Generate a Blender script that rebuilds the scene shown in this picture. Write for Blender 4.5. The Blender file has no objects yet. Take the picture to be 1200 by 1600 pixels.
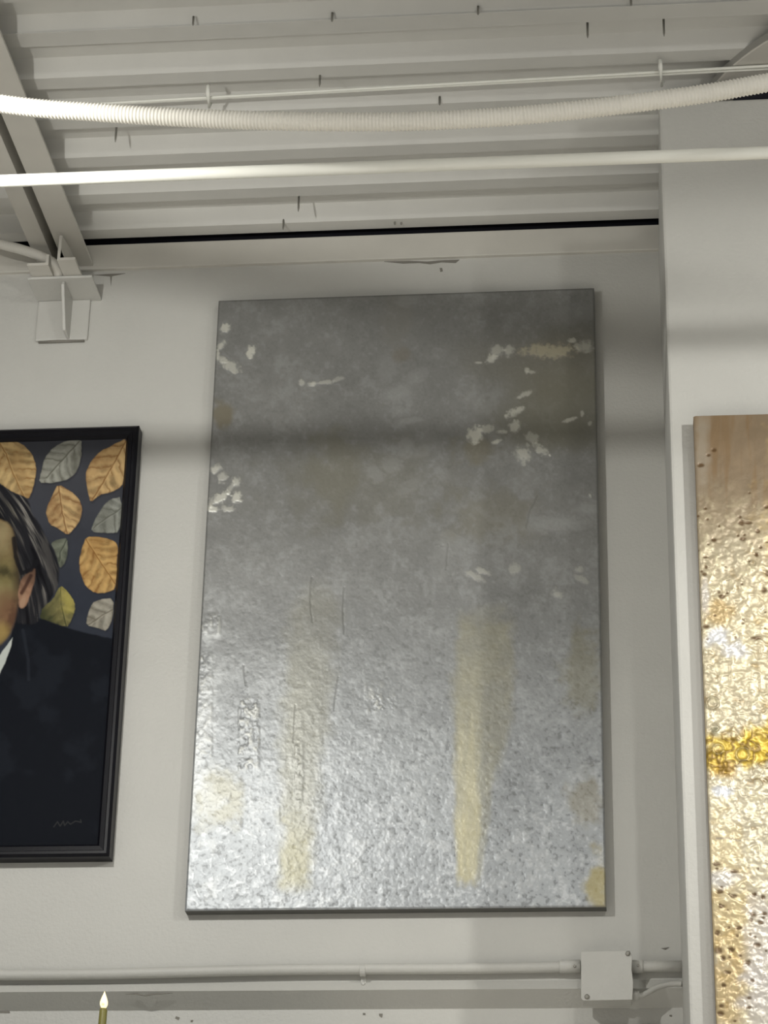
import bpy, bmesh, math, random
import numpy as np
from mathutils import Vector, Matrix

random.seed(4)
rng = np.random.default_rng(7)
S = bpy.context.scene
COL = S.collection

# ------------------------------------------------------------------ camera
F_PX = 3854.6
CAM = Vector((0.9819, -5.1863, 1.5005))
PITCH, YAW, ROLL = 0.4412, -0.1091, 0.0216
cy_, sy_, cp_, sp_ = math.cos(YAW), math.sin(YAW), math.cos(PITCH), math.sin(PITCH)
FWD = Vector((sy_ * cp_, cy_ * cp_, sp_))
_r = Vector((cy_, -sy_, 0))
_u = _r.cross(FWD)
RIGHT = math.cos(ROLL) * _r + math.sin(ROLL) * _u
UP = -math.sin(ROLL) * _r + math.cos(ROLL) * _u
cd = bpy.data.cameras.new('camera')
cam = bpy.data.objects.new('camera', cd)
COL.objects.link(cam)
M = Matrix((RIGHT, UP, -FWD)).transposed().to_4x4()
M.translation = CAM
cam.matrix_world = M
cd.sensor_fit = 'VERTICAL'
cd.sensor_height = 36
cd.lens = F_PX / 1600 * 36
cd.clip_start = 0.05
S.camera = cam

# ------------------------------------------------------------------ world, lamps, exposure
W = bpy.data.worlds.new('world')
S.world = W
W.use_nodes = True
bg = W.node_tree.nodes['Background']
bg.inputs[0].default_value = (1.0, 1.0, 0.985, 1)
bg.inputs[1].default_value = 0.22
vs = S.view_settings
vs.view_transform = 'Standard'
vs.look = 'None'
vs.gamma = 1
vs.use_curve_mapping = False
vs.exposure = 0.0


def spot(name, loc, target, power, angle, blend=1.0, radius=0.018, color=(1, 0.99, 0.935)):
    l = bpy.data.lights.new(name, 'SPOT')
    l.energy = power
    l.spot_size = math.radians(angle)
    l.spot_blend = blend
    l.shadow_soft_size = radius
    l.color = color
    o = bpy.data.objects.new(name, l)
    COL.objects.link(o)
    o.location = loc
    d = Vector(target) - Vector(loc)
    o.rotation_euler = d.to_track_quat('-Z', 'Y').to_euler()
    return o


def panel(name, loc, size, power, color=(1, 0.985, 0.945)):
    l = bpy.data.lights.new(name, 'AREA')
    l.shape = 'RECTANGLE'
    l.size, l.size_y = size
    l.energy = power
    l.spread = math.radians(95)
    l.color = color
    o = bpy.data.objects.new(name, l)
    COL.objects.link(o)
    o.location = loc
    return o


spot('track_or_fill_spot', (-0.35, -2.2, 3.81), (-0.25, 0, 3.15), 86, 128)
spot('track_or_fill_spot', (2.15, -2.2, 3.81), (1.7, -0.65, 3.2), 78, 112, radius=0.035)
spot('track_or_fill_spot', (1.30, -2.3, 3.79), (1.55, -0.65, 3.0), 34, 60)
spot('track_or_fill_spot', (2.6, -4.8, 4.35), (0.6, -1.3, 3.95), 75, 60, radius=0.10)  # added fill from behind, brightens the hose and pipe
# added fill panels: they light the floor so its bounce brightens the ceiling
panel('bounce_fill', (-1.0, -4.6, 4.55), (1.2, 1.2), 128)
panel('bounce_fill', (1.8, -4.6, 4.55), (1.2, 1.2), 128)


# ------------------------------------------------------------------ helpers
def at(u, v, Y):
    """point of the plane y = Y behind a spot of the photograph (1200 x 1600)"""
    d = FWD + RIGHT * ((u - 600) / F_PX) + UP * ((800 - v) / F_PX)
    return CAM + d * ((Y - CAM.y) / d.y)


def at_z(u, v, Z):
    d = FWD + RIGHT * ((u - 600) / F_PX) + UP * ((800 - v) / F_PX)
    return CAM + d * ((Z - CAM.z) / d.z)


def obj(name, bm, mat, parent=None, smooth=False, bevel=0, kind=None):
    bmesh.ops.recalc_face_normals(bm, faces=bm.faces)
    me = bpy.data.meshes.new(name)
    bm.to_mesh(me)
    bm.free()
    if smooth:
        me.polygons.foreach_set('use_smooth', [True] * len(me.polygons))
    o = bpy.data.objects.new(name, me)
    COL.objects.link(o)
    if mat:
        me.materials.append(mat)
    if parent:
        o.parent = parent
        o.matrix_parent_inverse = parent.matrix_basis.inverted()
    if bevel:
        b = o.modifiers.new('bevel', 'BEVEL')
        b.width = bevel
        b.segments = 2
        b.limit_method = 'ANGLE'
    if kind:
        o['kind'] = kind
    return o


def thing(name, label, cat, loc, group=None):
    o = bpy.data.objects.new(name, None)
    o.empty_display_size = 0.05
    COL.objects.link(o)
    o.location = loc
    return tag(o, label, cat, group)


def tag(o, label, cat, group=None):
    o['label'] = label
    o['category'] = cat
    if group:
        o['group'] = group
    return o


def box(bm, x0, x1, y0, y1, z0, z1):
    v = [bm.verts.new((x, y, z)) for x in (x0, x1) for y in (y0, y1) for z in (z0, z1)]
    for f in ((0, 1, 3, 2), (4, 6, 7, 5), (0, 4, 5, 1), (2, 3, 7, 6), (0, 2, 6, 4), (1, 5, 7, 3)):
        bm.faces.new([v[i] for i in f])
    return bm


def prism(bm, pts, d):
    """closed polygon of 3-D points swept by vector d"""
    a = [bm.verts.new(p) for p in pts]
    b = [bm.verts.new(Vector(p) + Vector(d)) for p in pts]
    n = len(pts)
    bm.faces.new(a)
    bm.faces.new(b[::-1])
    for i in range(n):
        bm.faces.new((a[i], a[(i + 1) % n], b[(i + 1) % n], b[i]))
    return bm


def tube(bm, pts, r, seg=16, caps=True):
    pts = [Vector(p) for p in pts]
    n = len(pts)
    rr = r if hasattr(r, '__len__') else [r] * n
    ref = None
    rings = []
    for i, p in enumerate(pts):
        t = (pts[min(i + 1, n - 1)] - pts[max(i - 1, 0)]).normalized()
        if ref is None:
            ref = t.orthogonal().normalized()
        ref = (ref - t * ref.dot(t)).normalized()
        b = t.cross(ref)
        rings.append([bm.verts.new(p + rr[i] * (math.cos(a) * ref + math.sin(a) * b))
                      for a in [2 * math.pi * k / seg for k in range(seg)]])
    for A, B in zip(rings, rings[1:]):
        for k in range(seg):
            bm.faces.new((A[k], A[(k + 1) % seg], B[(k + 1) % seg], B[k]))
    if caps:
        bm.faces.new(rings[0][::-1])
        bm.faces.new(rings[-1])
    return bm


def curve_pts(pts, n=60):
    """smooth polyline through pts (Catmull-Rom)"""
    P = [Vector(p) for p in pts]
    P = [P[0] * 2 - P[1]] + P + [P[-1] * 2 - P[-2]]
    out = []
    k = len(P) - 3
    for s in range(n + 1):
        t = s / n * k
        i = min(int(t), k - 1)
        t -= i
        a, b, c, d = P[i:i + 4]
        out.append(0.5 * ((2 * b) + (c - a) * t + (2 * a - 5 * b + 4 * c - d) * t * t
                          + (3 * b - a - 3 * c + d) * t ** 3))
    return out


def lin(c):
    return tuple(((x / 255) / 12.92 if x <= 10 else ((x / 255 + 0.055) / 1.055) ** 2.4) for x in c)


def mat(name, c, rough=0.6, metal=0.0, var=0.06, scale=9.0, bump=0.15, bscale=180.0, spec=0.5, dist=0.002,
        coat=0.0):
    m = bpy.data.materials.new(name)
    m.use_nodes = True
    nt = m.node_tree
    p = nt.nodes['Principled BSDF']
    p.inputs['Roughness'].default_value = rough
    p.inputs['Metallic'].default_value = metal
    p.inputs['Specular IOR Level'].default_value = spec
    p.inputs['Coat Weight'].default_value = coat
    tc = nt.nodes.new('ShaderNodeTexCoord')
    n1 = nt.nodes.new('ShaderNodeTexNoise')
    n1.inputs['Scale'].default_value = scale
    n1.inputs['Detail'].default_value = 6
    nt.links.new(tc.outputs['Object'], n1.inputs['Vector'])
    r = nt.nodes.new('ShaderNodeValToRGB')
    r.color_ramp.elements[0].position = 0.3
    r.color_ramp.elements[1].position = 0.7
    r.color_ramp.elements[0].color = (*[x * (1 - var) for x in c], 1)
    r.color_ramp.elements[1].color = (*[min(1, x * (1 + var)) for x in c], 1)
    nt.links.new(n1.outputs['Fac'], r.inputs['Fac'])
    nt.links.new(r.outputs['Color'], p.inputs['Base Color'])
    if bump:
        n2 = nt.nodes.new('ShaderNodeTexNoise')
        n2.inputs['Scale'].default_value = bscale
        n2.inputs['Detail'].default_value = 4
        nt.links.new(tc.outputs['Object'], n2.inputs['Vector'])
        b = nt.nodes.new('ShaderNodeBump')
        b.inputs['Strength'].default_value = bump
        b.inputs['Distance'].default_value = dist
        nt.links.new(n2.outputs['Fac'], b.inputs['Height'])
        nt.links.new(b.outputs['Normal'], p.inputs['Normal'])
    return m


def paint_mat(name, rough=0.5, metal=0.0, spec=0.5, bump=0.3, bscale=400, dist=0.001, coat=0.0, coat_rough=0.2):
    m = bpy.data.materials.new(name)
    m.use_nodes = True
    nt = m.node_tree
    p = nt.nodes['Principled BSDF']
    a = nt.nodes.new('ShaderNodeVertexColor')
    a.layer_name = 'paint'
    nt.links.new(a.outputs['Color'], p.inputs['Base Color'])
    p.inputs['Roughness'].default_value = rough
    p.inputs['Metallic'].default_value = metal
    p.inputs['Specular IOR Level'].default_value = spec
    p.inputs['Coat Weight'].default_value = coat
    p.inputs['Coat Roughness'].default_value = coat_rough
    if bump:
        tc = nt.nodes.new('ShaderNodeTexCoord')
        n2 = nt.nodes.new('ShaderNodeTexNoise')
        n2.inputs['Scale'].default_value = bscale
        n2.inputs['Detail'].default_value = 3
        nt.links.new(tc.outputs['Object'], n2.inputs['Vector'])
        b = nt.nodes.new('ShaderNodeBump')
        b.inputs['Strength'].default_value = bump
        b.inputs['Distance'].default_value = dist
        nt.links.new(n2.outputs['Fac'], b.inputs['Height'])
        nt.links.new(b.outputs['Normal'], p.inputs['Normal'])
    return m


def vnoise(x, y, seed=0):
    """smooth value noise on arrays"""
    g = np.random.default_rng(seed).random((257, 257))
    xi = np.floor(x).astype(int)
    yi = np.floor(y).astype(int)
    fx, fy = x - xi, y - yi
    fx = fx * fx * (3 - 2 * fx)
    fy = fy * fy * (3 - 2 * fy)
    a, b = xi % 256, yi % 256
    return (g[b, a] * (1 - fx) + g[b, a + 1] * fx) * (1 - fy) + (g[b + 1, a] * (1 - fx) + g[b + 1, a + 1] * fx) * fy


def fbm(x, y, sc, octv=5, seed=0, gain=0.5):
    s = np.zeros_like(x)
    amp, tot = 1.0, 0.0
    for k in range(octv):
        s += amp * vnoise(x / sc * 2 ** k + 31.7 * k, y / sc * 2 ** k + 11.3 * k, seed + k)
        tot += amp
        amp *= gain
    return s / tot


def sstep(a, b, x):
    t = np.clip((x - a) / (b - a), 0, 1)
    return t * t * (3 - 2 * t)


def blob(U, V, cx, cy, rx, ry, ang=0.0, edge=0.5, n=None, namp=0.6):
    c, s = math.cos(math.radians(ang)), math.sin(math.radians(ang))
    du, dv = U - cx, V - cy
    a = (du * c + dv * s) / rx
    b = (-du * s + dv * c) / ry
    d = np.sqrt(a * a + b * b)
    if n is not None:
        d = d + (n - 0.5) * namp * 2
    return 1 - sstep(1 - edge, 1 + edge, d)


def inpoly(U, V, poly):
    r = np.zeros(U.shape, bool)
    n = len(poly)
    for i in range(n):
        x0, y0 = poly[i]
        x1, y1 = poly[(i + 1) % n]
        if y0 == y1:
            continue
        c = ((y0 > V) != (y1 > V)) & (U < (x1 - x0) * (V - y0) / (y1 - y0) + x0)
        r ^= c
    return r


def seg_dist(U, V, pts):
    d = np.full(U.shape, 1e9)
    for (x0, y0), (x1, y1) in zip(pts, pts[1:]):
        L = (x1 - x0) ** 2 + (y1 - y0) ** 2 + 1e-9
        t = np.clip(((U - x0) * (x1 - x0) + (V - y0) * (y1 - y0)) / L, 0, 1)
        d = np.minimum(d, np.hypot(U - x0 - t * (x1 - x0), V - y0 - t * (y1 - y0)))
    return d


def smooth_poly(P, it=2):
    for _ in range(it):
        Q = []
        for (x0, y0), (x1, y1) in zip(P, P[1:] + P[:1]):
            Q += [(x0 * .78 + x1 * .22, y0 * .78 + y1 * .22), (x0 * .22 + x1 * .78, y0 * .22 + y1 * .78)]
        P = Q
    return P


def softpoly(U, V, P, soft=1.2):
    """polygon mask with a painted, slightly soft outline"""
    xs, ys = [p[0] for p in P], [p[1] for p in P]
    k = (U > min(xs) - 4 * soft) & (U < max(xs) + 4 * soft) & (V > min(ys) - 4 * soft) & (V < max(ys) + 4 * soft)
    r = np.zeros(U.shape)
    u, v = U[k], V[k]
    d = seg_dist(u, v, list(P) + [P[0]])
    r[k] = sstep(-soft, soft, np.where(inpoly(u, v, P), d, -d))
    return r


def mix(C, c, m):
    c = np.array(lin(c)) if not isinstance(c, np.ndarray) else c
    return C * (1 - m[..., None]) + c * m[..., None]


def paint_panel(name, x0, x1, z0, z1, Y, nx, nz, fn, m, parent):
    """a painted surface: relief mesh with its paint colours per vertex; fn works in the
    frame of the photograph (U, V) so brush marks can be read off it"""
    X, Z = np.meshgrid(np.linspace(x0, x1, nx), np.linspace(z1, z0, nz))
    D = np.stack([X - CAM.x, np.full_like(X, Y - CAM.y), Z - CAM.z], -1)
    w = D @ np.array(FWD)
    U = 600 + F_PX * (D @ np.array(RIGHT)) / w
    V = 800 - F_PX * (D @ np.array(UP)) / w
    C, H = fn(U, V, X, Z)
    co = np.stack([X, Y - H, Z], -1).reshape(-1, 3)
    i = np.arange(nx * nz).reshape(nz, nx)
    q = np.stack([i[:-1, :-1], i[1:, :-1], i[1:, 1:], i[:-1, 1:]], -1).reshape(-1, 4)
    me = bpy.data.meshes.new(name)
    me.vertices.add(len(co))
    me.vertices.foreach_set('co', co.ravel().astype(np.float32))
    me.loops.add(q.size)
    me.loops.foreach_set('vertex_index', q.ravel().astype(np.int32))
    me.polygons.add(len(q))
    me.polygons.foreach_set('loop_start', (np.arange(len(q)) * 4).astype(np.int32))
    me.polygons.foreach_set('loop_total', np.full(len(q), 4, np.int32))
    me.update(calc_edges=True)
    me.polygons.foreach_set('use_smooth', np.ones(len(q), bool))
    ca = me.color_attributes.new('paint', 'FLOAT_COLOR', 'POINT')
    rgba = np.concatenate([C.reshape(-1, 3), np.ones((len(co), 1))], 1)
    ca.data.foreach_set('color', rgba.ravel().astype(np.float32))
    me.materials.append(m)
    o = bpy.data.objects.new(name, me)
    COL.objects.link(o)
    o.parent = parent
    o.matrix_parent_inverse = parent.matrix_basis.inverted()
    return o


# ------------------------------------------------------------------ materials
WALL = mat('wall_paint', lin((192, 191, 186)), 0.5, var=0.03, scale=5, bump=0.35, bscale=120, dist=0.003)
DECK = mat('deck_paint', lin((208, 207, 202)), 0.6, var=0.03, bump=0.1, bscale=90)
STEEL = mat('painted_steel', lin((200, 197, 189)), 0.55, var=0.04, bump=0.12, bscale=90)
PIPE = mat('white_pipe', lin((238, 238, 230)), 0.45, var=0.02, bump=0.08)
HOSE = mat('white_hose', lin((240, 237, 228)), 0.6, var=0.03, bump=0.05)
BLACK = mat('black_gap', (0.006, 0.006, 0.012), 0.9, var=0.1, bump=0)
FRAME = mat('black_frame', (0.006, 0.006, 0.009), 0.38, var=0.2, bump=0.05, spec=0.2)
EDGE = mat('canvas_edge_grey', lin((92, 92, 88)), 0.6, var=0.1)
TANEDGE = mat('canvas_edge_tan', lin((120, 96, 66)), 0.6, var=0.1)
CHIP = mat('chipped_paint', lin((122, 119, 112)), 0.9, var=0.2)
SCREWM = mat('dull_screw', lin((140, 138, 131)), 0.5, metal=0.6, var=0.1)
FLOORM = mat('concrete_floor', lin((190, 186, 178)), 0.6, var=0.12, scale=2)
WAX = mat('olive_wax', lin((128, 122, 62)), 0.45, var=0.08, bump=0.05)
FLAME = bpy.data.materials.new('flame_bulb')
FLAME.use_nodes = True
p_ = FLAME.node_tree.nodes['Principled BSDF']
p_.inputs['Base Color'].default_value = (1, 0.85, 0.55, 1)
p_.inputs['Emission Color'].default_value = (1, 0.82, 0.45, 1)
p_.inputs['Emission Strength'].default_value = 1.25
GLOW = bpy.data.materials.new('diode_glow')
GLOW.use_nodes = True
p_ = GLOW.node_tree.nodes['Principled BSDF']
p_.inputs['Emission Color'].default_value = (1, 0.45, 0.05, 1)
p_.inputs['Emission Strength'].default_value = 1.2

# ------------------------------------------------------------------ setting
XL, XR, YF = -3.2, 3.6, -6.6
ZD = 4.735          # underside of the deck ribs
bm = box(bmesh.new(), XL, XR, YF, 0.35, -0.1, 0)
obj('floor', bm, FLOORM, kind='structure')

# back wall with its set-back lower part and small sloping sill
prof = [(0.30, 2.85), (0.30, 4.715), (0.0, 4.715), (0.0, 2.85)]
bm = prism(bmesh.new(), [(XL, y, z) for y, z in prof], (XR - XL, 0, 0))
wall_back = obj('wall_back', bm, WALL, kind='structure')
prof = [(0.30, 2.85), (0.0, 2.85), (-0.014, 2.828), (0.034, 2.798), (0.034, 2.764), (0.026, 2.758), (0.026, 0.0), (0.30, 0.0)]
bm = prism(bmesh.new(), [(XL, y, z) for y, z in prof], (XR - XL, 0, 0))
wall_lower = obj('wall_lower', bm, WALL, kind='structure')
# right wall: stands 0.65 m in front of the back wall
bm = box(bmesh.new(), 1.071, XR, -0.65, 0.06, 0, 4.632)
wall_right = obj('wall_right', bm, WALL, kind='structure', bevel=0.006)
bm = box(bmesh.new(), XL, 1.09, -0.012, 0.05, 4.646, 4.716)
obj('trim_1', bm, STEEL, kind='structure', bevel=0.002)
bm = box(bmesh.new(), XL, 1.071, 0.03, 0.10, 4.70, 4.80)
obj('gap_shade_back', bm, BLACK, kind='structure')  # black strip set in so the open gap above the wall reads dark
bm = box(bmesh.new(), 1.235, XR, -0.64, -0.55, 4.630, 4.665)
obj('gap_shade_right', bm, BLACK, kind='structure')  # black strip standing in for the shade over the right wall

# ceiling: roof slab with fluted steel deck sheets below
bm = box(bmesh.new(), XL, XR, YF, 0.35, ZD + 0.045, ZD + 0.15)
ceiling = obj('ceiling', bm, BLACK, kind='structure')
PITCHR, FL, WEB, HR = 0.1605, 0.040, 0.023, 0.040


def deck_sheet(y_rear, ribs):
    """profile running towards the camera from the rear edge of the first rib"""
    pr = []
    y = y_rear
    for k in range(ribs):
        pr += [(y, ZD), (y - FL, ZD), (y - FL - WEB, ZD + HR), (y - PITCHR + WEB, ZD + HR)]
        y -= PITCHR
    pr.append((y, ZD))
    pr.append((y - FL - 0.012, ZD - 0.0022))          # side lap below the next sheet
    bm = bmesh.new()
    lo = [[bm.verts.new((x, a, z)) for a, z in pr] for x in (XL, XR)]
    for i in range(len(pr) - 1):
        bm.faces.new((lo[0][i], lo[0][i + 1], lo[1][i + 1], lo[1][i]))
    o = obj('deck_sheet', bm, DECK, ceiling)
    s = o.modifiers.new('thickness', 'SOLIDIFY')
    s.thickness = 0.0015
    return o


REAR0 = -0.012      # rear edge of the rib nearest the wall
y = REAR0
deck_sheet(y, 5)
y -= 5 * PITCHR
for k in range(6):
    deck_sheet(y, 6)
    y -= 6 * PITCHR

# screw tips hanging through the deck
sm = None
for (u, v0, v1, zt) in [(500, 117, 140, 0), (182, 199, 228, 0), (467, 309, 336, 0), (443, 347, 362, 0), (918, 42, 64, 0),
                        (1037, 36, 62, 0), (302, 33, 42, 0), (519, 27, 36, 0), (687, 158, 166, 0), (747, 17, 25, 0),
                        (986, 3, 11, 0), (617, 346, 353, 0), (627, 347, 352, 0)]:
    p = at_z(u, v0, ZD)
    q = at(u, v1, p.y)
    L = max(0.008, 0.8 * (p.z - q.z))
    bm = tube(bmesh.new(), [(0, 0, 0.012), (0, 0, -L * 0.75), (0, 0, -L)], [0.0026, 0.0024, 0.0008], 8)
    o = obj('screw', bm, SCREWM, ceiling, smooth=True)
    o.location = p

# chips and cracks in the wall paint, thin recessed-looking flakes of bare plaster
def chip(pts, Y=0.0, par=wall_back, t=0.0012):
    P = [at(u, v, Y) for u, v in pts]
    bm = prism(bmesh.new(), [(p.x, Y + 0.001, p.z) for p in P], (0, -t - 0.001, 0))
    return obj('paint_chip', bm, CHIP, par)


chip([(600, 409), (640, 408), (668, 409), (690, 407), (718, 406), (712, 411), (690, 410), (672, 413), (655, 411), (630, 412)])
chip([(687, 419), (691, 419), (692, 424), (688, 425)])
chip([(146, 430), (175, 428), (196, 427.5), (186, 429.5), (178, 431), (175, 432), (173.5, 447), (172.5, 432), (160, 431)])
chip([(196, 1553.5), (214, 1552), (225, 1555), (240, 1552.5), (270, 1552), (240, 1554.5), (226, 1556.5), (212, 1554)], Y=-0.0135, par=wall_lower)
chip([(0, 1580), (15, 1580), (16, 1583), (0, 1583)], Y=0.034, par=wall_lower)
chip([(275, 1588), (281, 1590), (279, 1594), (274, 1591)], Y=0.034, par=wall_lower)
chip([(298, 1594), (302, 1594), (301, 1597), (298, 1597)], Y=0.034, par=wall_lower)
chip([(567, 1583), (571, 1583), (571, 1586), (567, 1586)], Y=0.034, par=wall_lower)
chip([(592, 1584), (598, 1584), (597, 1590), (593, 1588)], Y=0.034, par=wall_lower)
chip([(1046, 1586), (1050, 1586), (1050, 1589), (1046, 1588)], Y=0.034, par=wall_lower)
chip([(1033, 1482), (1046, 1480), (1040, 1484)], Y=0.0)

# ------------------------------------------------------------------ roof joist on its wall bracket
J = thing('roof_joist', 'grey steel roof joist of paired angles running from the wall bracket toward the viewer', 'beam', (-0.33, -0.05, 4.57))
ZJ = 4.655
JY = -5.5


def angle_bar(x_in, sgn, y0, y1, z, w=0.068, h=0.0785, t=0.007):
    """L section: flat leg outwards at the bottom, upright leg at the inner side"""
    pr = [(x_in, z), (x_in + sgn * w, z), (x_in + sgn * w, z + t), (x_in + sgn * t, z + t), (x_in + sgn * t, z + h), (x_in, z + h)]
    return prism(bmesh.new(), [(x, y0, zz) for x, zz in pr], (0, y1 - y0, 0))


xr = at_z(136, 392, ZJ).x
obj('chord_angle', angle_bar(xr - 0.070, 1, -0.013, JY, ZJ, w=0.070), STEEL, J)
obj('chord_angle', angle_bar(xr - 0.092, -1, -0.013, JY, ZJ, w=0.044), STEEL, J)
# seat angles between chord and bearing plate
for x_in, sg, y1, w in ((xr - 0.046, 1, -0.185, 0.044), (xr - 0.072, -1, -0.165, 0.052)):
    bm = angle_bar(x_in, sg, -0.013, y1, 4.569, w=w, h=0.030, t=0.007)
    obj('seat_angle', bm, STEEL, J)
# coped tip of the seat web
bm = prism(bmesh.new(), [(xr - 0.046, -0.183, 4.575), (xr - 0.046, -0.183, 4.64), (xr - 0.046, -0.10, 4.655), (xr - 0.046, -0.02, 4.655), (xr - 0.046, -0.02, 4.575)], (0.007, 0, 0))
obj('seat_web', bm, STEEL, J)
# bent pipe that comes down from the deck on the left and ends behind the seat
pp = [at(92, 432, -0.10), at(90, 420, -0.115), at(82, 410, -0.13), at(60, 399, -0.14), at(30, 389, -0.14), at(0, 381, -0.14), at(-60, 361, -0.14)]
d = (pp[-1] - pp[-2]).normalized()
pp += [pp[-1] + d * 0.15, pp[-1] + d * 0.30]
pp.append(Vector((pp[-1].x - 0.03, -0.14, ZD + 0.01)))
bm = tube(bmesh.new(), curve_pts(pp, 50), 0.0125, 14)
tag(obj('branch_pipe', bm, STEEL, smooth=True), 'thin grey pipe bending in from the left edge to the joist seat', 'pipe')

B = thing('wall_bracket', 'grey painted steel bracket with gusset carrying the joist end on the wall', 'bracket', (-0.38, 0, 4.45))
x0, x1 = at(55, 450, -0.05).x - 0.004, at(150, 450, -0.05).x
bm = box(bmesh.new(), x0, x1 + 0.004, -0.115, 0.0, 4.561, 4.568)
obj('bearing_plate', bm, WALL, B, bevel=0.002)
bm = box(bmesh.new(), x0 + 0.004, x1 - 0.022, -0.010, 0.0, 4.449, 4.561)
obj('back_plate', bm, WALL, B, bevel=0.003)
xg = at(93, 480, -0.1).x
bm = prism(bmesh.new(), [(xg, 0, 4.450), (xg, -0.055, 4.450), (xg, -0.106, 4.550), (xg, -0.100, 4.561), (xg, 0, 4.561)], (0.008, 0, 0))
obj('gusset', bm, WALL, B, bevel=0.002)
bm = tube(bmesh.new(), [(x0 + 0.012, -0.004, 4.447), (x0 + 0.06, -0.005, 4.448), (x1 - 0.03, -0.004, 4.447)], [0.003, 0.0045, 0.003], 8)
obj('weld_bead', bm, CHIP, B, smooth=True)

# ------------------------------------------------------------------ pipes, hose and wires under the ceiling
a, b = at(0, 283, -1.53), at(1200, 238.5, -1.53)
d = (b - a) / (b.x - a.x)
a2, b2 = a + d * (XL + 0.2 - a.x), b + d * (XR - 0.2 - b.x)
bm = tube(bmesh.new(), [a2.lerp(b2, k / 20) for k in range(21)], 0.0114, 20)
tag(obj('overhead_pipe', bm, PIPE, smooth=True), 'straight smooth white pipe crossing under the ceiling below the ribbed hose', 'pipe')

hp = [(0, 162), (150, 175.5), (300, 184.5), (450, 189.5), (600, 190.5), (700, 187.5), (800, 181.5), (900, 172), (1000, 160), (1100, 146.5), (1200, 129)]
HP = [at(u, v, -1.72) for u, v in hp]
sl, sr = (HP[1] - HP[0]), (HP[-1] - HP[-2])
HP = [HP[0] - sl * 4 + Vector((0, 0, 0.10)), HP[0] - sl * 2 + Vector((0, 0, 0.03))] + HP + [HP[-1] + sr * 3, HP[-1] + sr * 7 + Vector((0, 0, -0.02))]
path = curve_pts(HP, 400)
cum = [0]
for i in range(1, len(path)):
    cum.append(cum[-1] + (path[i] - path[i - 1]).length)
L = cum[-1]
nr = int(L / 0.0062)
hpts, hr = [], []
for k in range(nr * 4 + 1):
    s = L * k / (nr * 4)
    i = min(np.searchsorted(cum, s, side='right') - 1, len(path) - 2)
    hpts.append(path[i].lerp(path[i + 1], (s - cum[i]) / max(1e-9, cum[i + 1] - cum[i])))
    hr.append((0.0142, 0.0158, 0.0166, 0.0158)[k % 4])
tag(obj('corrugated_hose', tube(bmesh.new(), hpts, hr, 20), HOSE, smooth=True),
    'sagging ribbed white flexible hose hanging across the ceiling', 'hose')

ZW = ZD - 0.028
W_ = thing('ceiling_wire', 'thin white twin wire stretched under the ceiling behind the ribbed hose', 'wire', at_z(600, 139, ZW))
for (va, vb, r) in ((162.5, 103.0, 0.0034), (163.5, 107.5, 0.0030)):
    a, b = at_z(150, va - 0.3, ZW), at_z(1200, vb, ZW)
    d = b - a
    bm = tube(bmesh.new(), [a - d * 1.3] + [a + d * (k / 12) for k in range(13)] + [b + d * 1.0], r, 8)
    obj('strand', bm, PIPE, W_, smooth=True)
for (u, v0, v1) in ((325, 143, 168), (1032, 103, 134)):
    p, q = at_z(u, v0, ZW), at_z(u + 2, v1, ZW - 0.01)
    bm = tube(bmesh.new(), [q + Vector((0.004, 0, 0.012)), q, p.lerp(q, 0.4) + Vector((0, 0, -0.006)), p + Vector((0, 0, -0.004)), p + Vector((0, -0.004, 0.014))], [0.0025, 0.003, 0.003, 0.0055, 0.004], 8)
    obj('hook', bm, PIPE, W_, smooth=True)

# round fixture at the top right
zc = ZD - 0.022
pts = [at_z(1142, 106, zc), at_z(1172, 82, zc), at_z(1200, 64, zc)]
(ax, ay), (bx, by), (cx, cy) = [(p.x, p.y) for p in pts]
dd = 2 * (ax * (by - cy) + bx * (cy - ay) + cx * (ay - by))
ux = ((ax**2 + ay**2) * (by - cy) + (bx**2 + by**2) * (cy - ay) + (cx**2 + cy**2) * (ay - by)) / dd
uy = ((ax**2 + ay**2) * (cx - bx) + (bx**2 + by**2) * (ax - cx) + (cx**2 + cy**2) * (bx - ax)) / dd
rad = math.hypot(ax - ux, ay - uy)
print('fixture', ux, uy, rad)
D_ = thing('ceiling_fixture', 'round grey fixture mounted on the ceiling at the top right corner', 'fixture', (ux, uy, ZD))
bm = tube(bmesh.new(), [(ux, uy, ZD - 0.0005), (ux, uy, ZD - 0.018)], rad, 96)
obj('collar', bm, mat('fixture_collar', lin((165, 163, 157)), 0.6), D_)
bm = bmesh.new()
tube(bm, [(ux, uy, ZD - 0.018), (ux, uy, ZD - 0.020), (ux, uy, ZD - 0.022)], [rad + 0.0, rad + 0.001, rad - 0.002], 96)
obj('face_plate', bm, STEEL, D_)

# ------------------------------------------------------------------ conduit run with junction box
a, b = at(0, 1523, -0.018), at(905, 1509.5, -0.018)
d = (b - a) / (b.x - a.x)
start = a + d * (XL - a.x)
BX0, BX1 = 0.858, 0.966
C1 = thing('conduit', 'long grey painted conduit run along the wall left of the junction box', 'conduit', a)
N = 60
pts = []
for k in range(N + 1):
    p = start.lerp(a + d * (BX0 - a.x), k / N)
    p.z += 0.0018 * math.sin(p.x * 7.0)
    pts.append(p)
obj('tube', tube(bmesh.new(), pts, 0.0118, 16), WALL, C1, smooth=True)
zb = pts[-1].z
obj('connector', tube(bmesh.new(), [(BX0 - 0.046, -0.018, zb), (BX0 - 0.044, -0.018, zb), (BX0 - 0.001, -0.018, zb)], [0.0122, 0.0142, 0.0142], 16), WALL, C1, smooth=True)
sc = at(898, 1509, -0.034)
obj('set_screw', tube(bmesh.new(), [(sc.x, -0.029, sc.z), (sc.x, -0.0345, sc.z)], [0.0035, 0.003], 10), SCREWM, C1)
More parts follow.
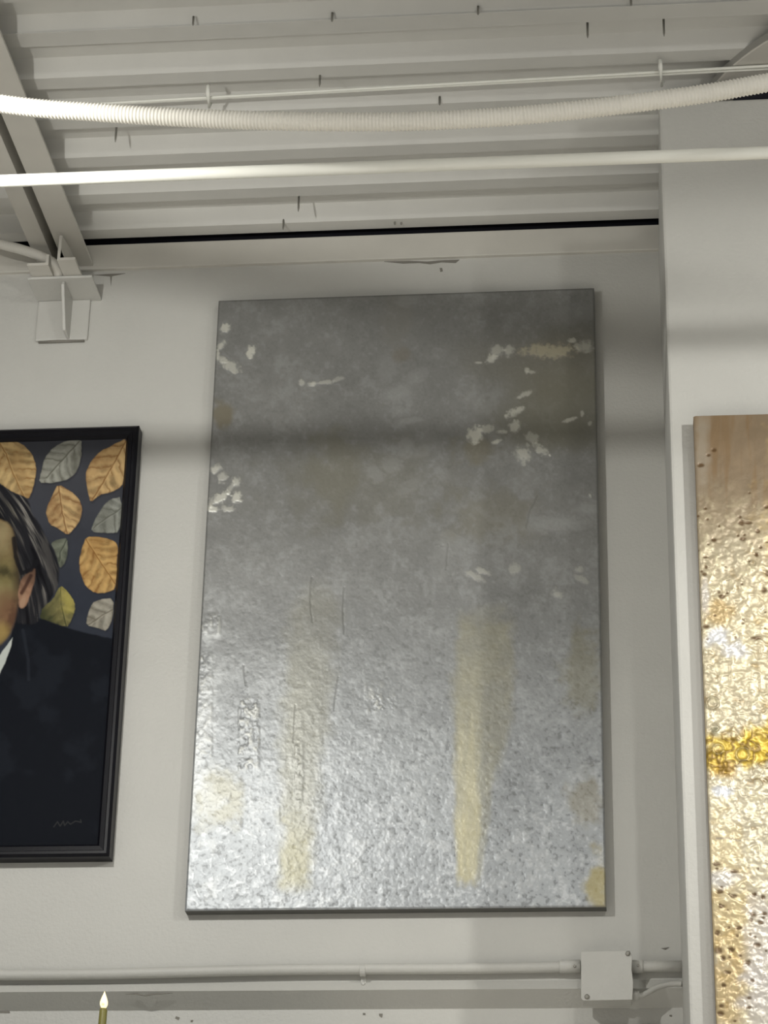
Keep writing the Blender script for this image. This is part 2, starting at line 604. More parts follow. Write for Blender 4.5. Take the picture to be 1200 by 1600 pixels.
sp = at(567, 1516, -0.018)
bm = bmesh.new()
tube(bm, [(sp.x - 0.006, -0.018, sp.z), (sp.x + 0.006, -0.018, sp.z)], 0.0138, 16)
box(bm, sp.x - 0.006, sp.x + 0.006, -0.004, 0.0, sp.z - 0.034, sp.z - 0.008)
tube(bm, [(sp.x, -0.003, sp.z - 0.026), (sp.x, -0.009, sp.z - 0.026)], [0.005, 0.0035], 10)
obj('strap', bm, WALL, C1, bevel=0.001)

C2 = thing('conduit', 'short conduit stub between the junction box and the right wall', 'conduit', (1.02, -0.018, 2.875))
z2 = at(1030, 1510, -0.018).z
obj('tube', tube(bmesh.new(), [(BX1 + 0.001, -0.018, z2), (1.0705, -0.018, z2)], 0.0118, 16), WALL, C2, smooth=True)
obj('connector', tube(bmesh.new(), [(BX1, -0.018, z2), (BX1 + 0.022, -0.018, z2), (BX1 + 0.024, -0.018, z2)], [0.0142, 0.0142, 0.0122], 16), WALL, C2, smooth=True)
sc = at(997, 1508, -0.034)
obj('set_screw', tube(bmesh.new(), [(sc.x, -0.029, sc.z), (sc.x, -0.0345, sc.z)], [0.0035, 0.003], 10), SCREWM, C2)

cp = [(984, 1555, -0.022), (1000, 1556, -0.022), (1010, 1552, -0.020), (1026, 1543, -0.016), (1045, 1538, -0.012), (1060, 1537, -0.012), (1073, 1538, -0.012)]
pts = curve_pts([at(u, v, y) for u, v, y in cp], 40)
pts = [p for p in pts if BX1 - 0.001 < p.x < 1.0705]
C3 = thing('cable', 'thin curved grey cable leaving the lower right of the junction box', 'cable', pts[0])
obj('sheath', tube(bmesh.new(), pts, 0.0062, 12), WALL, C3, smooth=True)
obj('gland', tube(bmesh.new(), [pts[0] - Vector((0.0, 0, 0)), pts[0].lerp(pts[1], 0.5) + Vector((0.012, 0, 0))], 0.0095, 12), WALL, C3, smooth=True)

JB = thing('junction_box', 'square grey painted electrical junction box on the wall below the large grey canvas', 'box', (0.912, 0, 2.845))
bm = box(bmesh.new(), BX0 + 0.002, BX1 - 0.002, -0.055, 0.0, 2.793, 2.895)
obj('body', bm, WALL, JB, bevel=0.003)
P = [at(908, 1486.5, -0.06), at(984, 1485, -0.06), at(988, 1495, -0.06), at(987, 1515, -0.06), at(989.5, 1535, -0.06), at(988, 1562, -0.06), at(912, 1563.5, -0.06), at(908, 1560, -0.06)]
bm = prism(bmesh.new(), [(p.x, -0.055, p.z) for p in P], (0, -0.005, 0))
obj('cover', bm, WALL, JB, bevel=0.0012)
for (u, v) in ((981, 1490), (917, 1557.5)):
    p = at(u, v, -0.06)
    bm = tube(bmesh.new(), [(p.x, -0.059, p.z), (p.x, -0.0635, p.z), (p.x, -0.0645, p.z)], [0.0055, 0.005, 0.003], 12)
    obj('screw', bm, SCREWM, JB)

# ------------------------------------------------------------------ large grey canvas
def grey_paint(U, V, X, Z):
    n1 = fbm(U, V, 90, 5, 1)
    n2 = fbm(U, V, 22, 4, 11)
    n3 = fbm(U, V, 7, 3, 21)
    n4 = fbm(U, V, 3.2, 2, 41)
    rid = 1 - np.abs(2 * fbm(U + 6 * n2, V + 6 * n1, 16, 4, 31) - 1) * 2.2
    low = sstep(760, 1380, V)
    base = np.array(lin((133, 133, 131)))
    C = np.ones(U.shape + (3,)) * base
    C = mix(C, (168, 172, 176), 0.85 * sstep(780, 1360, V))  # pale lower paint, lightened further in colour to stand in for its glossy highlight
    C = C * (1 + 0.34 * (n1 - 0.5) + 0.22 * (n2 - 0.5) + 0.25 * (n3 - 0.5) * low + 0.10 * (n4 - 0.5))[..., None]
    # scraped lighter paint, thicker below; also helps paint in the highlight there
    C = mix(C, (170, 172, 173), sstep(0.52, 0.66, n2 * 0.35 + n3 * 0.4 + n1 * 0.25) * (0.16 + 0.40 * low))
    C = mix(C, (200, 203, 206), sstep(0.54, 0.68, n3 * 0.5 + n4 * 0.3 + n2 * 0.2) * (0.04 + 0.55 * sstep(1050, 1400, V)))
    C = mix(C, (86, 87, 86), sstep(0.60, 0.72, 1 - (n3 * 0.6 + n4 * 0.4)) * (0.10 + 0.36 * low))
    H = 0.0005 * (n1 - 0.5) + (0.0006 * (n2 - 0.5) + 0.0006 * (n3 - 0.5) + 0.0003 * (n4 - 0.5)) * (0.4 + 0.8 * low) + 0.0003 * np.clip(rid, 0, 1) * low
    och = (146, 140, 108)
    # olive wash, upper right
    C = mix(C, (122, 119, 101), 0.6 * blob(U, V, 862, 640, 95, 78, -20, 0.7, n1, 0.5) * sstep(720, 690, V + 20 * (n2 - .5)))
    C = mix(C, (124, 119, 102), 0.3 * blob(U, V, 845, 570, 90, 50, 0, 0.7, n1))
    # left streak
    cx = np.interp(V, [890, 1000, 1150, 1300, 1400], [500, 487, 476, 466, 458])
    wd = np.interp(V, [890, 960, 1100, 1250, 1400], [12, 44, 44, 34, 26])
    m = (1 - sstep(0.45, 1.25, np.abs(U - cx) / wd + 0.7 * (n2 - 0.5))) * sstep(885, 960, V) * (1 - sstep(1375, 1405, V))
    C = mix(C, och, m * (0.14 + 0.34 * n1) * (0.55 + 0.45 * low))
    C = mix(C, (170, 164, 130), m * 0.4 * blob(U, V, 458, 1345, 26, 55, 0, 0.6, n2))
    # right streak: pale, long, with a ragged lower end
    cx = np.interp(V, [940, 1050, 1150, 1250, 1390], [757, 757, 750, 740, 731])
    wd = np.interp(V, [940, 980, 1090, 1150, 1200, 1260, 1390], [42, 46, 52, 44, 36, 28, 20])
    m = (1 - sstep(0.75, 1.15, np.abs(U - cx) / wd + 0.5 * (n2 - 0.5))) * sstep(940, 985, V + 30 * (n2 - .5)) * (1 - sstep(1365, 1392, V + 20 * (n3 - .5)))
    C = mix(C, (158, 153, 126), m * (0.25 + 0.35 * n2))
    cx2 = np.interp(V, [960, 1100, 1200, 1390], [738, 732, 730, 729])
    wd2 = np.interp(V, [960, 1100, 1300, 1390], [24, 22, 22, 16])
    m2 = (1 - sstep(0.6, 1.15, np.abs(U - cx2) / wd2 + 0.5 * (n2 - 0.5))) * sstep(985, 1180, V) * (1 - sstep(1365, 1392, V + 20 * (n3 - .5)))
    sv = fbm(U, V * 0.12, 6, 3, 57)
    C = mix(C, (194, 187, 154), m2 * np.clip(0.30 + 0.70 * sv, 0, 1) * (0.55 + 0.35 * sstep(1100, 1300, V)))
    for (x, y, rx, ry, c, k) in [(915, 1048, 32, 55, och, .38), (934, 1385, 17, 42, (172, 158, 100), .7), (915, 1250, 26, 40, (150, 140, 110), .4),
                                 (335, 1245, 42, 40, (174, 168, 140), .4), (348, 648, 18, 17, (128, 118, 92), .6), (524, 735, 36, 50, (128, 124, 104), .3),
                                 (627, 556, 15, 12, (118, 106, 88), .35), (618, 500, 22, 45, (140, 138, 132), .4), (745, 700, 30, 20, (130, 122, 96), .4),
                                 (560, 760, 120, 60, (120, 116, 98), .25), (770, 810, 60, 40, (128, 122, 100), .3)]:
        C = mix(C, c, k * blob(U, V, x, y, rx, ry, 0, 0.5, n2, 0.8))
    # brush scrapes left of centre and mid grey patches
    for (x, y, rx, ry, a, k) in [(620, 615, 26, 13, -15, .35), (606, 575, 16, 22, 10, .2), (650, 590, 18, 10, -25, .2), (622, 640, 14, 10, 20, .2), (870, 818, 46, 11, -4, .40), (918, 795, 20, 10, 0, .35),
                                 (585, 738, 16, 10, 30, .3), (612, 726, 12, 14, 60, .25), (634, 700, 10, 16, 20, .25), (690, 740, 14, 9, 40, .2), (660, 705, 16, 7, -20, .2), (640, 657, 20, 5, -8, .3), (712, 850, 24, 16, 30, .22), (690, 880, 16, 28, 10, .2), (640, 760, 20, 10, -35, .22),
                                 (640, 470, 16, 8, 0, .25), (900, 490, 40, 16, -10, .2)]:
        mm = blob(U, V, x, y, rx, ry, a, 0.45, 0.5 * n2 + 0.5 * n3, 1.1)
        C = mix(C, (172, 173, 172), k * mm)
        H += 0.0005 * mm
    # white impasto flakes
    fl = [(352, 513, 6, 8, 20, .9), (345, 541, 9, 4, -45, .8), (391, 551, 6, 10, 10, 1), (340, 556, 3, 10, 0, .8), (360, 572, 14, 7, 35, .75), (349, 562, 8, 5, 20, .6),
          (338, 732, 9, 6, -20, .8), (347, 745, 6, 8, 0, .6), (370, 752, 6, 6, 0, .7), (361, 762, 10, 4, -60, .5), (343, 779, 16, 7, -30, .9), (370, 777, 7, 8, 20, .9),
          (332, 795, 9, 5, 0, .9), (356, 795, 9, 4, 0, .6), (472, 598, 4, 4, 0, .6), (488, 601, 7, 3, -5, .6), (505, 598, 16, 3, -6, .5), (530, 592, 8, 3, -10, .35),
          (768, 560, 9, 5, -30, .8), (776, 549, 12, 8, -10, .6), (795, 548, 8, 8, -30, .6), (858, 548, 36, 9, 0, .85), (895, 532, 6, 3, 0, .7), (914, 543, 14, 8, 0, .55),
          (823, 579, 3, 5, 0, .6), (832, 581, 6, 3, 0, .5), (818, 617, 13, 3.5, -25, .6), (804, 644, 13, 6, -25, .75), (742, 680, 9, 12, 25, .85), (760, 671, 12, 6, -10, .6),
          (805, 667, 7, 8, 45, .65), (783, 674, 8, 3, 0, .6), (776, 690, 6, 3, -25, .8), (832, 684, 10, 6, 30, .45), (818, 710, 11, 12, 20, .7), (845, 702, 11, 6, 35, .7),
          (892, 656, 9, 3, -15, .7), (910, 646, 3, 4, 0, .6), (922, 662, 3, 3, 0, .5), (922, 775, 2.5, 4, 0, .7), (859, 711, 2, 2, 0, .8), (748, 567, 5, 2, 0, .5),
          (871, 928, 8, 6, 30, .5), (755, 893, 10, 4, 20, .45), (742, 900, 14, 5, 25, .4), (805, 888, 8, 7, -30, .4), (905, 890, 6, 5, 0, .4), (910, 905, 10, 5, 30, .35)]
    for (x, y, rx, ry, a, k) in fl:
        mm = blob(U, V, x, y, rx, ry, a, 0.5, 0.6 * n3 + 0.4 * n4, 1.1)
        C = mix(C, (214, 213, 203) if x != 858 else (192, 184, 160), 0.85 * k * mm)
        H += 0.0011 * mm * k
    # embossed vertical strips
    for (x0, x1, y0, y1, k) in [(373, 405, 1085, 1210, 1.0), (461, 474, 1135, 1260, .8), (300, 332, 1015, 1195, .8), (570, 600, 1060, 1120, .6), (300, 345, 955, 1000, .8), (583, 620, 1080, 1115, .6)]:
        mm = sstep(x0 - 2, x0 + 1, U) * (1 - sstep(x1 - 3, x1 + 3, U)) * sstep(y0, y0 + 14, V) * (1 - sstep(y1 - 14, y1, V))
        bmp = fbm(U, V, 7, 3, 55)
        mm = mm * sstep(0.30, 0.55, n2 * 0.5 + bmp * 0.5)
        H += k * mm * (0.0001 + 0.0013 * bmp)
        C = mix(C, (188, 188, 182), k * mm * sstep(0.5, 0.75, bmp) * 0.6)
    for pts in [[(487, 903), (485, 935), (488, 972)], [(538, 918), (536, 955), (538, 990)], [(462, 1102), (459, 1160)], [(529, 1058), (522, 1110)], [(381, 1040), (384, 1070)], [(700, 850), (697, 890)],
                [(840, 775), (828, 800), (822, 825)]]:
        dd = seg_dist(U + 3 * (n3 - .5), V, pts)
        mm = 1 - sstep(0.6, 2.2, dd)
        H -= 0.0004 * mm
        C = mix(C, (88, 88, 84), 0.25 * mm)
    # paler mottling at the left rim, lower half
    C = mix(C, (190, 192, 192), 0.5 * sstep(0.52, 0.66, n2) * sstep(380, 300, U) * sstep(880, 1000, V))
    ed = np.minimum(np.minimum(U - np.min(U, 1, keepdims=True), np.max(U, 1, keepdims=True) - U), np.minimum(V - V.min(0, keepdims=True), V.max(0, keepdims=True) - V))
    C = mix(C, (100, 100, 97), 0.5 * (1 - sstep(1.0, 3.0, ed)))
    H = np.clip(H + 0.0012, 0.0002, 0.007) * sstep(0, 3, ed) 
    return np.clip(C, 0, 1), H


GP = thing('abstract_canvas', 'large tall abstract canvas in weathered silver grey with pale ochre streaks', 'painting', (0.457, 0, 3.0))
T = 0.032
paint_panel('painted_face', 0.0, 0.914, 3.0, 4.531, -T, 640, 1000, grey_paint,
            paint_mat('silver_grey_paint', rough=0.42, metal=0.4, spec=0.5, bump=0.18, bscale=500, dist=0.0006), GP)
for (xa, xb_, za, zb_) in ((0, 0.012, 3.0, 4.531), (0.902, 0.914, 3.0, 4.531), (0.012, 0.902, 3.0, 3.012), (0.012, 0.902, 4.519, 4.531)):
    obj('canvas_edge', box(bmesh.new(), xa, xb_, -T + 0.0002, -0.001, za, zb_), EDGE, GP)
for (xa, xb_, za, zb_) in ((0.012, 0.05, 3.012, 4.519), (0.864, 0.902, 3.012, 4.519), (0.05, 0.864, 3.012, 3.05), (0.05, 0.864, 4.481, 4.519)):
    obj('stretcher_bar', box(bmesh.new(), xa, xb_, -0.022, -0.0015, za, zb_), TANEDGE, GP)

# ------------------------------------------------------------------ gold canvas on the right wall
def gold_paint(U, V, X, Z):
    n1 = fbm(U, V, 70, 4, 61)
    n2 = fbm(U, V, 18, 4, 71)
    n3 = fbm(U, V, 8, 3, 81)
    rid = np.clip(1 - np.abs(2 * fbm(U + 8 * n2, V + 8 * n1, 15, 3, 91) - 1) * 2.6, 0, 1)
    C = np.ones(U.shape + (3,)) * np.array(lin((138, 120, 97)))
    low = sstep(720, 960, V)
    C = mix(C, (192, 180, 152), low)
    C = mix(C, (206, 197, 174), sstep(1000, 1300, V) * 0.7)
    C = C * (1 + 0.35 * (n1 - 0.5) + 0.3 * (n2 - 0.5))[..., None]
    # vertical drip bands at the top
    st = fbm(U, V * 0.08, 9, 3, 101)
    C = mix(C, (132, 106, 74), sstep(0.5, 0.7, st) * (1 - sstep(740, 830, V)) * 0.6)
    C = mix(C, (168, 158, 142), blob(U, V, 1096, 700, 12, 60, 0, 0.6, n2) * 0.6)
    # relief colours
    C = mix(C, (236, 226, 190), sstep(0.55, 0.72, n3) * low * 0.6)
    C = mix(C, (150, 122, 72), sstep(0.6, 0.78, 1 - n3 * .6 - n2 * .4) * low * 0.55)
    for (x, y, rx, ry, c, k) in [(1125, 955, 20, 22, (182, 150, 90), .6), (1150, 1175, 62, 26, (204, 172, 58), .95), (1188, 1158, 24, 26, (204, 172, 58), .85), (1120, 1190, 30, 16, (204, 172, 66), .85),
                                 (1135, 1203, 20, 14, (200, 158, 70), .6), (1120, 998, 22, 14, (214, 216, 222), .8), (1148, 1015, 20, 14, (205, 205, 210), .7),
                                 (1132, 1237, 16, 10, (212, 216, 226), .8), (1118, 1140, 7, 10, (104, 104, 80), .7), (1102, 930, 7, 25, (205, 200, 198), .6),
                                 (1140, 865, 22, 20, (178, 168, 144), .5), (1145, 1440, 45, 70, (206, 180, 124), .55), (1140, 1545, 40, 70, (198, 168, 110), .6), (1190, 1480, 24, 90, (218, 212, 206), .7),
                                 (1190, 1570, 30, 60, (212, 206, 200), .7), (1130, 1330, 30, 60, (226, 206, 160), .5), (1128, 1375, 24, 14, (205, 206, 212), .6), (1250, 900, 50, 200, (206, 180, 124), .5), (1300, 1300, 60, 160, (226, 205, 150), .5)]:
        mm = k * blob(U, V, x, y, rx, ry, 0, 0.45, n2, 0.8)
        C = mix(C, c, mm)
    yl = blob(U, V, 1155, 1178, 66, 38, 0, 0.4, n2, 0.9)
    C = mix(C, (112, 84, 22), yl * sstep(0.45, 0.75, rid) * 0.85)
    H = 0.0012 * (n1 - .5) + (0.0026 * (n2 - .5) + 0.0024 * (n3 - .5)) * (0.2 + low) + 0.0022 * rid * low
    # pits with dark rims
    pits = [(1116, 704, 4, 3), (1095, 728, 5, 3), (1107, 712, 3, 2), (1158, 818, 5, 4), (1170, 818, 6, 2), (1115, 845, 4, 3), (1160, 843, 5, 3), (1184, 831, 3, 3), (1182, 868, 3, 3),
            (1101, 898, 4, 3), (1128, 933, 6, 3), (1194, 923, 5, 4), (1181, 998, 8, 3), (1103, 980, 5, 3), (1102, 872, 5, 2), (1198, 793, 4, 3), (1124, 823, 2, 3), (1199, 897, 3, 5),
            (1119, 1351, 6, 3), (1147, 1363, 6, 3), (1126, 1394, 5, 4), (1147, 1401, 6, 3), (1179, 1398, 4, 3), (1192, 1403, 4, 4), (1127, 1417, 5, 3), (1177, 1430, 5, 5), (1188, 1442, 4, 3), (1195, 1428, 4, 3),
            (1155, 1451, 6, 3), (1121, 1458, 4, 4), (1122, 1486, 6, 6), (1143, 1484, 6, 4), (1130, 1498, 4, 4), (1184, 1477, 7, 4), (1169, 1505, 4, 4), (1137, 1520, 6, 3), (1131, 1540, 4, 3), (1176, 1533, 4, 3),
            (1126, 1584, 5, 4), (1170, 1560, 4, 3), (1170, 1575, 4, 3), (1127, 1572, 4, 3), (1240, 760, 5, 4), (1260, 1100, 5, 4), (1280, 1400, 6, 4), (1230, 1500, 5, 4)]
    r2 = np.random.default_rng(5)
    pits += [(r2.uniform(1090, 1400), r2.uniform(760, 1000), 2.2, 1.8) for _ in range(90)] + [(r2.uniform(1120, 1400), r2.uniform(1340, 1640), 2.5, 2) for _ in range(60)]
    for (x, y, rx, ry) in pits:
        mm = blob(U, V, x, y, rx, ry, 0, 0.45, n3, 0.4)
        C = mix(C, (92, 68, 38), 0.9 * mm)
        H -= 0.0009 * mm
    for (x, y, rx) in [(1113, 1100, 9), (1176, 883, 5), (1117, 1138, 6), (1122, 1172, 8), (1160, 1180, 10)]:
        d = np.hypot(U - x, V - y) / rx
        mm = 1 - sstep(0.1, 0.35, np.abs(d - 1))
        H += 0.0025 * mm
        C = mix(C, (120, 110, 80), 0.5 * mm)
    mm = 1 - sstep(0.6, 2, seg_dist(U, V, [(1120, 1311), (1140, 1311), (1157, 1315)]))
    C = mix(C, (150, 140, 130), 0.7 * mm)
    ed = U - np.min(U, 1, keepdims=True)
    H = np.clip(H + 0.003, 0.0003, 0.009) * sstep(0, 3, ed)
    return np.clip(C, 0, 1), H


gx0, gx1, gz1, gz0 = 1.119, 1.88, 3.836, 2.45
GC = thing('gold_canvas', 'tall gold and cream textured canvas with pitted surface on the right wall', 'painting', ((gx0 + gx1) / 2, -0.65, gz0))
gT = 0.035
paint_panel('painted_face', gx0, gx1, gz0, gz1, -0.65 - gT, 420, 780, gold_paint,
            paint_mat('gold_paint', rough=0.36, metal=0.25, spec=0.5, bump=0.3, bscale=420, dist=0.0008), GC)
for (xa, xb_, za, zb_) in ((gx0, gx0 + 0.012, gz0, gz1), (gx1 - 0.012, gx1, gz0, gz1), (gx0 + 0.012, gx1 - 0.012, gz0, gz0 + 0.012), (gx0 + 0.012, gx1 - 0.012, gz1 - 0.012, gz1)):
    obj('canvas_edge', box(bmesh.new(), xa, xb_, -0.65 - gT + 0.0002, -0.651, za, zb_), TANEDGE, GC)

# ------------------------------------------------------------------ framed portrait, left
K = 4.446


def zp(pts):
    return [(x / K, 650 + y / K) for x, y in pts]


LEAVES = [
    ([(-80, 250), (-40, 180), (0, 165), (60, 165), (150, 190), (220, 260), (255, 350), (245, 440), (215, 540), (200, 578), (130, 545), (60, 510), (0, 470), (-60, 400)], [(-10, 170), (40, 260), (100, 420), (165, 555)], (186, 156, 104), (140, 104, 62)),
    ([(568, 160), (470, 170), (370, 220), (310, 290), (290, 380), (272, 466), (350, 466), (440, 455), (520, 410), (555, 330), (568, 240)], [(555, 175), (430, 310), (325, 430)], (142, 142, 132), (100, 98, 88)),
    ([(885, 150), (790, 200), (700, 245), (640, 310), (600, 380), (600, 470), (615, 540), (630, 604), (690, 550), (760, 535), (850, 490), (865, 420), (880, 280)], [(880, 165), (770, 370), (640, 590)], (182, 150, 100), (132, 96, 60)),
    ([(405, 475), (370, 540), (330, 620), (320, 690), (345, 750), (410, 785), (465, 828), (510, 790), (560, 720), (572, 640), (550, 580), (490, 520)], [(410, 490), (430, 650), (465, 810)], (184, 152, 102), (128, 92, 60)),
    ([(850, 560), (770, 575), (720, 620), (690, 670), (650, 740), (630, 806), (720, 815), (838, 810)], [(845, 640), (740, 710), (650, 780)], (132, 134, 126), (96, 96, 88)),
    ([(470, 845), (400, 860), (350, 880), (380, 940), (400, 1000), (415, 1062), (450, 1020), (470, 950)], [(465, 860), (420, 950), (412, 1010)], (106, 110, 96), (74, 78, 68)),
    ([(600, 840), (680, 840), (760, 855), (822, 890), (815, 1000), (805, 1200), (740, 1230), (660, 1230), (600, 1190), (560, 1100), (550, 1000), (570, 920)], [(600, 860), (690, 1000), (800, 1165)], (186, 148, 88), (130, 90, 48)),
    ([(415, 1175), (470, 1220), (520, 1290), (522, 1350), (490, 1430), (460, 1472), (350, 1430), (270, 1410), (300, 1320), (370, 1280)], [(420, 1200), (430, 1330), (460, 1460)], (126, 118, 72), (60, 64, 42)),
    ([(790, 1265), (690, 1275), (640, 1300), (610, 1380), (600, 1455), (680, 1475), (745, 1495), (785, 1400)], [(785, 1345), (690, 1400), (620, 1450)], (150, 145, 132), (106, 100, 88)),
]


def portrait_paint(U, V, X, Z):
    XC = -70.0
    U = np.where(U < XC, 2 * XC - U, U)                       # the other half of the bust, outside the photograph
    n1 = fbm(U, V, 40, 4, 111)
    n2 = fbm(U, V, 9, 3, 121)
    H = 0.0004 * (n2 - 0.5) + 0.0005
    C = np.ones(U.shape + (3,)) * np.array(lin((66, 67, 73)))
    C = mix(C, (50, 54, 64), sstep(720, 960, V))
    C = C * (1 + 0.35 * (n1 - .5))[..., None]
    wu, wv = U + 2.0 * (n2 - .5), V + 2.0 * (fbm(U, V, 9, 3, 131) - .5)
    n5 = fbm(U, V, 16, 4, 151)
    for li, (poly, rib, c, dk) in enumerate(LEAVES):
        P = smooth_poly(zp(poly), 1)
        R = zp(rib)
        C = mix(C, (36, 36, 42), 0.55 * softpoly(wu - 1.5, wv - 2.2, P, 2.5))
        m = softpoly(wu, wv, P, 0.9)
        c = tuple(v * 0.86 + 0.12 * sum(c) / 3 + 2 for v in c)
        L = np.ones(U.shape + (3,)) * np.array(lin(c))
        L = L * (1 + 0.9 * (n5 - .5) + 0.7 * (n2 - .5))[..., None]
        x0, y0 = R[0]
        x1, y1 = R[-1]
        ln = math.hypot(x1 - x0, y1 - y0)
        tx, ty = (x1 - x0) / ln, (y1 - y0) / ln
        along = (U - x0) * tx + (V - y0) * ty
        side = -(U - x0) * ty + (V - y0) * tx
        sgn = np.where(side > 0, 1.0, 0.0)
        ph = (along - 0.85 * np.abs(side) * (1 - 0.006 * np.abs(side)) + 5.0 * sgn + 16 * (n5 - .5)) / (15.5 + 1.5 * (li % 3))
        fr = ph % 1.0
        pale = tuple(min(255, v * 1.16) for v in c)
        L = mix(L, pale, 0.75 * sstep(0.15, 0.5, fr) * (1 - sstep(0.55, 0.8, fr)) * (0.5 + n5))
        L = mix(L, dk, 0.75 * sstep(0.72, 0.95, fr) * sstep(0.3, 0.65, n5))
        L = mix(L, dk, 0.5 * (1 - sstep(0.0, 0.10, fr)) * sstep(0.3, 0.6, n1))
        L = mix(L, dk, 0.40 * sstep(0.52, 0.75, n1) + 0.25 * (side > 0) * sstep(0.45, 0.6, n5))
        L = mix(L, dk, 0.9 * (1 - sstep(0.5, 1.6, seg_dist(wu, wv, R))))
        L = mix(L, pale, 0.35 * (1 - sstep(0.5, 1.5, seg_dist(wu - 1.6, wv - 0.6, R))))
        L = mix(L, dk, 0.45 * (1 - softpoly(wu, wv, P, 4.0)))
        if li == 7:
            L = mix(L, (104, 100, 66), 0.6 * sstep(0.4, 0.6, n2))
            L = mix(L, (48, 54, 38), 0.85 * sstep(-8, 22, 0.5 * (V - 950) - 0.8 * (U - 85)))
            L = mix(L, (196, 182, 96), 0.5 * blob(U, V, 108, 936, 12, 18, 0, 0.7, n2))
        C = C * (1 - m[..., None]) + L * m[..., None]
        H += 0.0004 * m
    # suit and collar
    suit = softpoly(wu, wv, [(-80, 1010), (-4, 1052), (14, 1005), (26, 960), (40, 955), (62, 966), (104, 981), (140, 990), (176, 998), (215, 1010), (215, 1380), (-80, 1380)], 1.6)
    C = mix(C, (20, 23, 30), suit)
    C = mix(C, (34, 38, 46), suit * 0.45 * sstep(0.5, 0.7, n1))
    C = mix(C, (44, 48, 56), suit * 0.5 * (1 - sstep(1, 4, seg_dist(U, V, [(36, 985), (44, 1030), (45, 1062)]))))
    # hair: back mass, then locks that follow the head
    hair = softpoly(wu, wv, smooth_poly(zp([(-330, 420), (-150, 420), (0, 470), (60, 515), (150, 555), (205, 590), (218, 680), (270, 740), (325, 850), (385, 950), (415, 1050), (410, 1150), (370, 1260), (310, 1320), (280, 1350), (265, 1440), (180, 1450), (100, 1430), (-330, 1400)]), 1), 2.0)
    hc = np.ones(U.shape + (3,)) * np.array(lin((36, 36, 40)))
    q = V + 0.055 * (U + 10) ** 2 * np.where(U > -10, 0.35, 0.0)
    across = U - 0.62 * (V - 800) + 0.0016 * (V - 800) ** 2
    st = 0.65 * fbm(across, V * 0.10, 5.5, 4, 141) + 0.35 * fbm(across * 0.6, V * 0.06, 3.0, 3, 145)
    hc = mix(hc, (96, 93, 90), sstep(0.50, 0.66, st) * (0.30 + 0.25 * n5))
    hc = mix(hc, (152, 148, 142), sstep(0.53, 0.68, st) * 0.75 * np.maximum(blob(U, V, 40, 812, 12, 46, -14, 0.9), 0.8 * blob(U, V, 66, 900, 9, 40, -18, 0.9)))
    hc = mix(hc, (118, 113, 100), 0.5 * sstep(0.5, 0.62, st) * blob(U, V, 8, 806, 22, 18, 0, 0.8))
    hc = mix(hc, (12, 12, 16), sstep(0.52, 0.70, 1 - st) * 0.85)
    C = C * (1 - hair[..., None]) + hc * hair[..., None]
    # face
    face = softpoly(wu, wv, smooth_poly(zp([(-330, 720), (-120, 690), (0, 720), (60, 745), (95, 800), (112, 900), (130, 1000), (138, 1150), (128, 1300), (104, 1430), (64, 1530), (0, 1595), (-120, 1660), (-330, 1690)]), 1), 3.0)
    fc = np.ones(U.shape + (3,)) * np.array(lin((128, 108, 78)))
    fc = fc * (1 + 0.8 * (n5 - .5) + 0.6 * (n2 - .5))[..., None]
    fc = mix(fc, (118, 112, 72), 0.7 * blob(U, V, 4, 905, 24, 40, 0, 0.7, n1))
    fc = mix(fc, (150, 142, 100), 0.6 * blob(U, V, 0, 925, 16, 14, 0, 0.8, n2))
    fc = mix(fc, (58, 54, 38), 0.8 * blob(U, V, 2, 893, 20, 8, 8, 0.8, n2))
    fc = mix(fc, (118, 84, 66), 0.7 * blob(U, V, 14, 955, 20, 28, 0, 0.7, n1))
    fc = mix(fc, (70, 46, 38), 0.6 * blob(U, V, 22, 965, 8, 30, 12, 0.8, n2))
    fc = mix(fc, (166, 142, 84), 0.65 * blob(U, V, 3, 988, 12, 14, 0, 0.7, n1))
    fc = mix(fc, (160, 148, 112), 0.6 * blob(U, V, 4, 838, 12, 20, 0, 0.8, n2))
    fc = mix(fc, (50, 42, 36), 0.75 * sstep(13, 30, U + 6 * (n5 - .5)) * (1 - sstep(905, 960, V)))
    fc = mix(fc, (40, 34, 30), 0.9 * blob(U, V, -32, 890, 15, 5, 0, 0.5))
    fc = mix(fc, (38, 34, 30), 0.8 * blob(U, V, -32, 868, 22, 4, 8, 0.5))
    fc = mix(fc, (96, 70, 52), 0.7 * blob(U, V, XC + 10, 940, 12, 8, 0, 0.6))
    fc = mix(fc, (116, 66, 56), 0.8 * blob(U, V, XC, 975, 34, 7, 0, 0.5))
    C = C * (1 - face[..., None]) + fc * face[..., None]
    ear = softpoly(wu, wv, smooth_poly(zp([(150, 1130), (200, 1080), (245, 1050), (248, 1120), (218, 1220), (190, 1310), (150, 1342), (130, 1320), (128, 1200)]), 1), 1.6)
    ec = np.ones(U.shape + (3,)) * np.array(lin((150, 116, 94))) * (1 + 0.8 * (n2 - .5))[..., None]
    ec = mix(ec, (178, 146, 120), 0.7 * blob(U, V, 36, 940, 4, 10, 20, 0.7, n2))
    ec = mix(ec, (70, 44, 36), 0.85 * (1 - sstep(1, 4.5, seg_dist(U, V, zp([(215, 1110), (180, 1180), (150, 1230)])))))
    ec = mix(ec, (46, 34, 32), 0.7 * sstep(930, 896, V))
    C = C * (1 - ear[..., None]) + ec * ear[..., None]
    # loose lock in front of the ear
    C = mix(C, (24, 24, 28), 0.9 * (1 - sstep(1.5, 5, seg_dist(wu, wv, zp([(95, 850), (110, 980), (150, 1090), (215, 1070), (262, 1010)])))))
    col = softpoly(wu, wv, [(20, 996), (18, 1008), (8, 1036), (-2, 1056), (-26, 1078), (-40, 1040), (0, 1024)], 1.0)
    C = mix(C, (190, 195, 190), col)
